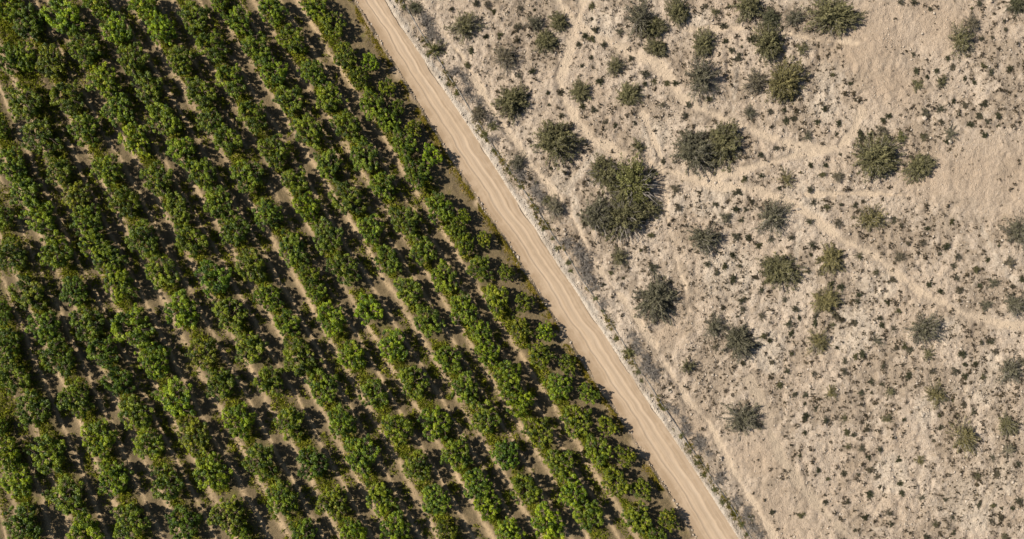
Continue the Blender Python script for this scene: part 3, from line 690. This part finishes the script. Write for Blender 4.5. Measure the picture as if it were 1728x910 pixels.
while yb < 906:
    x = float(xat(PIPE, np.array(yb))) + r3.uniform(7, 25); dens = 1 if (60 < yb < 330 or 360 < yb < 760 or 760 < yb) else .8
    if math.sin(yb * .045) + .7 * math.sin(yb * .11 + 1) > -.55 and not any(math.hypot(x - b[0], yb - b[1]) < b[2] * .7 for b in REFS): brush.append((x, yb, r3.uniform(9, 17)))
    yb += r3.uniform(8, 17)
for n_dry, (x, y, r_) in enumerate(brush, 1):
    R = r_ * PX; p = at(x, y, .3); p[2] = float(hgt(p[0], p[1])) - .03
    tens, one = divmod(n_dry, 10)
    CARD = ['', 'ten', 'twenty', 'thirty', 'forty', 'fifty', 'sixty', 'seventy']; TENTH = ['', '', 'twentieth', 'thirtieth', 'fortieth', 'fiftieth', 'sixtieth', 'seventieth', 'eightieth']
    o_ = ORD[n_dry] if n_dry < 21 else (TENTH[tens] if one == 0 else ['', '', 'twenty', 'thirty', 'forty', 'fifty', 'sixty', 'seventy', 'eighty'][tens] + '-' + ORD[one])
    root = thing('dry_brush', f'dry grey leafless brush, {o_} from the top along the pipe', 'brush', p, r3.random() * 6.28, (R, R, R * r3.uniform(.6, .9)), 'dry brush along the pipe')
    k = r3.randrange(6); v = r3.uniform(.8, 1.2); first_or_copy(dry_bank, k, dry_make(k), root, (v, v, v, 1)); shrub_spots.append((p[0], p[1], R * .5))
GREEN = [(833,253,8),(917,386,8),(932,403,8),(940,420,8),(959,443,9),(963,457,8),(1005,503,9),(1017,525,7),(1077,628,8),(1082,643,7),(1176,781,9),(1187,802,8),(1204,827,10),(1218,849,8),(1252,886,10),(1259,903,9),(756,142,8),(770,158,8),(860,292,7),(878,315,8),(904,352,8),(1040,572,8),(1120,690,7),(1150,735,8),(722,92,8),(681,12,9),(1237,868,7),(1165,762,6)]
for n_, (x, y, r_) in enumerate(sorted(GREEN, key=lambda q: q[1]), 1):
    R = r_ * PX; p = at(x, y, .2); p[2] = float(hgt(p[0], p[1])) - .02; o_ = ORD[n_] if n_ < 21 else 'twenty-' + ORD[n_ - 20]
    root = thing('green_tuft', f'low olive green tuft, {o_} from the top on the road side of the pipe', 'scrub', p, r3.random() * 6.28, (R, R, R * .7), 'green tufts along the pipe')
    k = r3.randrange(6); v = r3.uniform(.75, 1.05); first_or_copy(SB['m'], k, shrub_make('m', k), root, (.80 * v, .92 * v, .50 * v, 1))

# ------------------------------------------------------------------ stones
def rock(seed, s):
    import bmesh
    bm = bmesh.new(); bmesh.ops.create_icosphere(bm, subdivisions=2, radius=1); r = np.random.default_rng(seed)
    ph = r.random((4, 3)) * 6
    for v in bm.verts:
        c = v.co; k = 1 + .16 * math.sin(3 * c.x + ph[0, 0]) + .16 * math.sin(4 * c.y + ph[0, 1]) + .12 * math.sin(5 * c.z + 3 * c.x + ph[0, 2])
        v.co = c * k; v.co.z = v.co.z * .55
    me = bpy.data.meshes.new('rock'); bm.to_mesh(me); bm.free(); me.materials.append(M_stone)
    o = bpy.data.objects.new('rock', me); C.objects.link(o); return o
for n_, (x, y, s, lab) in enumerate([(1347,353,.42,'pale round rock on the light track under the junction'),(1200,653,.28,'small white rock on sand above the large lone grey shrub'),(1559,200,.5,'pale stone at the foot of a small grey shrub, upper right'),(1208,308,.32,'white rock where the two middle tracks meet'),(1555,698,.45,'larger pale rock in the lower right scrub'),(1545,688,.4,'smaller pale rock touching another in the lower right scrub'),(1488,825,.38,'pale rock among scrub tufts near the bottom edge'),(1017,336,.3,'white stone caught between lobes of the great thicket'),(1430,306,.25,'white pebble-like rock left of the junction shrub')]):
    o = rock(n_, s); p = at(x, y); o.location = (p[0], p[1], float(hgt(p[0], p[1])) + s * .15); o.scale = (s, s * .8, s); o.rotation_euler = (0, 0, n_ * 1.3)
    o['label'] = lab; o['category'] = 'rock'; o['group'] = 'pale rocks on the sand'

def scatter_stones(name, X, Y, s, seed):
    r = np.random.default_rng(seed); n = len(X)
    base = np.array([[1, 0, 0], [0, 1, 0], [-1, 0, 0], [0, -1, 0], [0, 0, .8], [0, 0, -.8]], float)
    v = base[None] * (1 + r.normal(0, .22, (n, 6, 1))) * s[:, None, None]; a = r.random(n) * 6.28
    v[:, :, 0] *= r.uniform(.8, 1.5, (n, 1))
    x = v[:, :, 0] * np.cos(a)[:, None] - v[:, :, 1] * np.sin(a)[:, None]; y = v[:, :, 0] * np.sin(a)[:, None] + v[:, :, 1] * np.cos(a)[:, None]
    z = v[:, :, 2] + (hgt(X, Y) + s * .35)[:, None]
    V = np.stack([x + X[:, None], y + Y[:, None], z], -1).reshape(-1, 3)
    f = np.array([[0, 1, 4], [1, 2, 4], [2, 3, 4], [3, 0, 4], [1, 0, 5], [2, 1, 5], [3, 2, 5], [0, 3, 5]])
    Q = (np.arange(n)[:, None, None] * 6 + f[None]).reshape(-1, 3)
    o = mesh_np(name, V, Q, M_stone); o['kind'] = 'stuff'; return o
r4 = np.random.default_rng(77)
n = 42000; PXs, PYs = r4.uniform(640, 1740, n), r4.uniform(-10, 920, n)
ok = PXs > xat(ROAD_R, PYs) + 3
dens = .35 + .9 * vnoise(PXs, PYs, 60, 61) * vnoise(PXs, PYs, 25, 62) * 2
for pts, w, kind in PATHS: dens *= np.where(seg_dist(PXs, PYs, pts) < w, .25, 1)
for bx, by, br in BROWN: dens *= np.where(np.hypot(PXs - bx, PYs - by) < br, .4, 1)
near = PXs < xat(ROAD_R, PYs) + 20; dens = np.where(near, 1.6, dens)
ok &= r4.random(n) < dens * 1.0
PXs, PYs = PXs[ok], PYs[ok]; s = r4.lognormal(-2.55, .45, len(PXs)); s = np.clip(s, .04, .30)
g = scatter_stones('gravel', (PXs - CX) * PX, (CY - PYs) * PX, s, 5); g['label'] = 'loose pale stones scattered over the desert sand'; g['category'] = 'stones'
# clods and stones along the left bank of the road
yy = r4.uniform(-5, 915, 420); xx = xat(ROAD_L, yy) + r4.normal(-1.5, 2.2, 420); s = np.clip(r4.lognormal(-2.3, .45, 420), .05, .26)
g = scatter_stones('bank_stones', (xx - CX) * PX, (CY - yy) * PX, s, 6); g['label'] = 'stones and clods lining the left bank of the dirt road'; g['category'] = 'stones'

# ------------------------------------------------------------------ ground cover that nobody could count
def scatter_tufts(name, X, Y, s, mat, blades, seed, hk=1.0, tone_mu=.4, w=.16):
    r = np.random.default_rng(seed); n = len(X); ii = np.repeat(np.arange(n), blades); m = len(ii)
    a = r.random(m) * 6.28; el = np.arcsin(r.random(m) ** .6); d0 = np.stack([np.cos(a) * np.cos(el), np.sin(a) * np.cos(el), np.sin(el) * hk], 1)
    S_ = s[ii, None]; base = np.stack([X, Y, hgt(X, Y)], 1)[ii]
    pos = base + d0 * S_ * r.uniform(.3, 1, (m, 1)); pos[:, 2] += .02
    V, Q = leaves(pos, r.normal(size=(m, 3)) + np.array([0, 0, .8]), s[ii] * r.uniform(.45, .8, m), s[ii] * r.uniform(.6, 1.5, m) * w, r, unit(d0 + r.normal(size=(m, 3)) * .5))
    tn = np.repeat(np.clip(r.normal(tone_mu, .25, n)[ii] + r.normal(0, .1, m), 0, 1.15), 4)
    o = mesh_np(name, V, Q, mat, tone=tn); o['kind'] = 'stuff'; return o
n = 26000; PXs, PYs = r4.uniform(660, 1740, n), r4.uniform(-10, 920, n)
ok = PXs > xat(PIPE, PYs) + 8; wx_, wy_ = (PXs - CX) * PX, (CY - PYs) * PX; dens = .10 + 1.9 * smooth(.42, .66, .5 * vnoise(wx_, wy_, 5, 35) + .3 * vnoise(wx_, wy_, 1.6, 36) + .35 * vnoise(wx_, wy_, .7, 37) - .08) + .55 * vnoise(PXs, PYs, 60, 63)
for pts, w, kind in PATHS: dens *= np.where(seg_dist(PXs, PYs, pts) < w + 2, .08, 1)
for bx, by, br in BROWN: dens *= np.where(np.hypot(PXs - bx, PYs - by) < br, .25, 1)
ok &= r4.random(n) < dens * .85; PXs, PYs = PXs[ok], PYs[ok]
s = np.clip(r4.lognormal(-1.6, .55, len(PXs)), .07, .60)
o = scatter_tufts('desert_undergrowth', (PXs - CX) * PX, (CY - PYs) * PX, s, M_shrub, 14, 8, .7, .25, .3); o['label'] = 'tiny dark dry tufts dotted all over the stony sand'; o['category'] = 'undergrowth'; o.color = (.47, .41, .41, 1)
# weeds under and along the tree rows, strongest on the sunny side
XX, YY = [], []
for f in FITS[:-2]:
    y = r4.uniform(-47, 47, 4600); x = np.polyval(f, y) + np.where(r4.random(4600) < .68, r4.normal(-.7, .9, 4600), np.where(r4.random(4600) < .6, r4.uniform(-5.2, -3.7, 4600), r4.uniform(-1.9, -1.2, 4600)))
    k = vnoise(x, y, 3.0, 65) + np.where(x > np.polyval(f, y) - 2.0, .34, .07) > .52; XX.append(x[k]); YY.append(y[k])
XX, YY = np.concatenate(XX), np.concatenate(YY); px, py, sl, sr = side(XX, YY); k = (sl < -1) & (px > -20); XX, YY = XX[k], YY[k]
o = scatter_tufts('weeds', XX, YY, np.clip(r4.lognormal(-.95, .4, len(XX)), .15, .85), M_weed, 12, 9, .8, .42, .24); o['label'] = 'yellow green weeds growing along the foot of the tree rows'; o['category'] = 'weeds'; o.color = (.9, 1, .9, 1)
y = r4.uniform(-47, 47, 2600); px = xat(PIPE, CY - y / PX) + r4.normal(-3, 5, 2600); x = (px - CX) * PX
k = vnoise(x, y, 3.5, 68) * .6 + vnoise(x, y, 1.2, 69) * .4 > .5; x, y = x[k], y[k]
o = scatter_tufts('verge_weeds', x, y, np.clip(r4.lognormal(-1.5, .4, len(x)), .1, .5), M_weed, 14, 12, .8, .35, .2); o['label'] = 'low olive brown weeds in broken clumps along the pipe'; o['category'] = 'weeds'; o.color = (.75, .66, .95, 1)
y = r4.uniform(-47, 47, 7000); px = xat(ROAD_L, CY - y / PX) - 7 - np.abs(r4.normal(0, 6, 7000)); x = (px - CX) * PX
k = vnoise(x, y, 4.5, 66) * .6 + vnoise(x, y, 1.5, 67) * .4 > .45; x, y = x[k], y[k]
o = scatter_tufts('verge_grass', x, y, np.clip(r4.lognormal(-1.8, .4, len(x)), .08, .35), M_weed, 12, 10, .7, .55, .2); o['label'] = 'low yellow green grass strip between orchard and dirt road'; o['category'] = 'grass'; o.color = (1.0, .88, .8, 1)
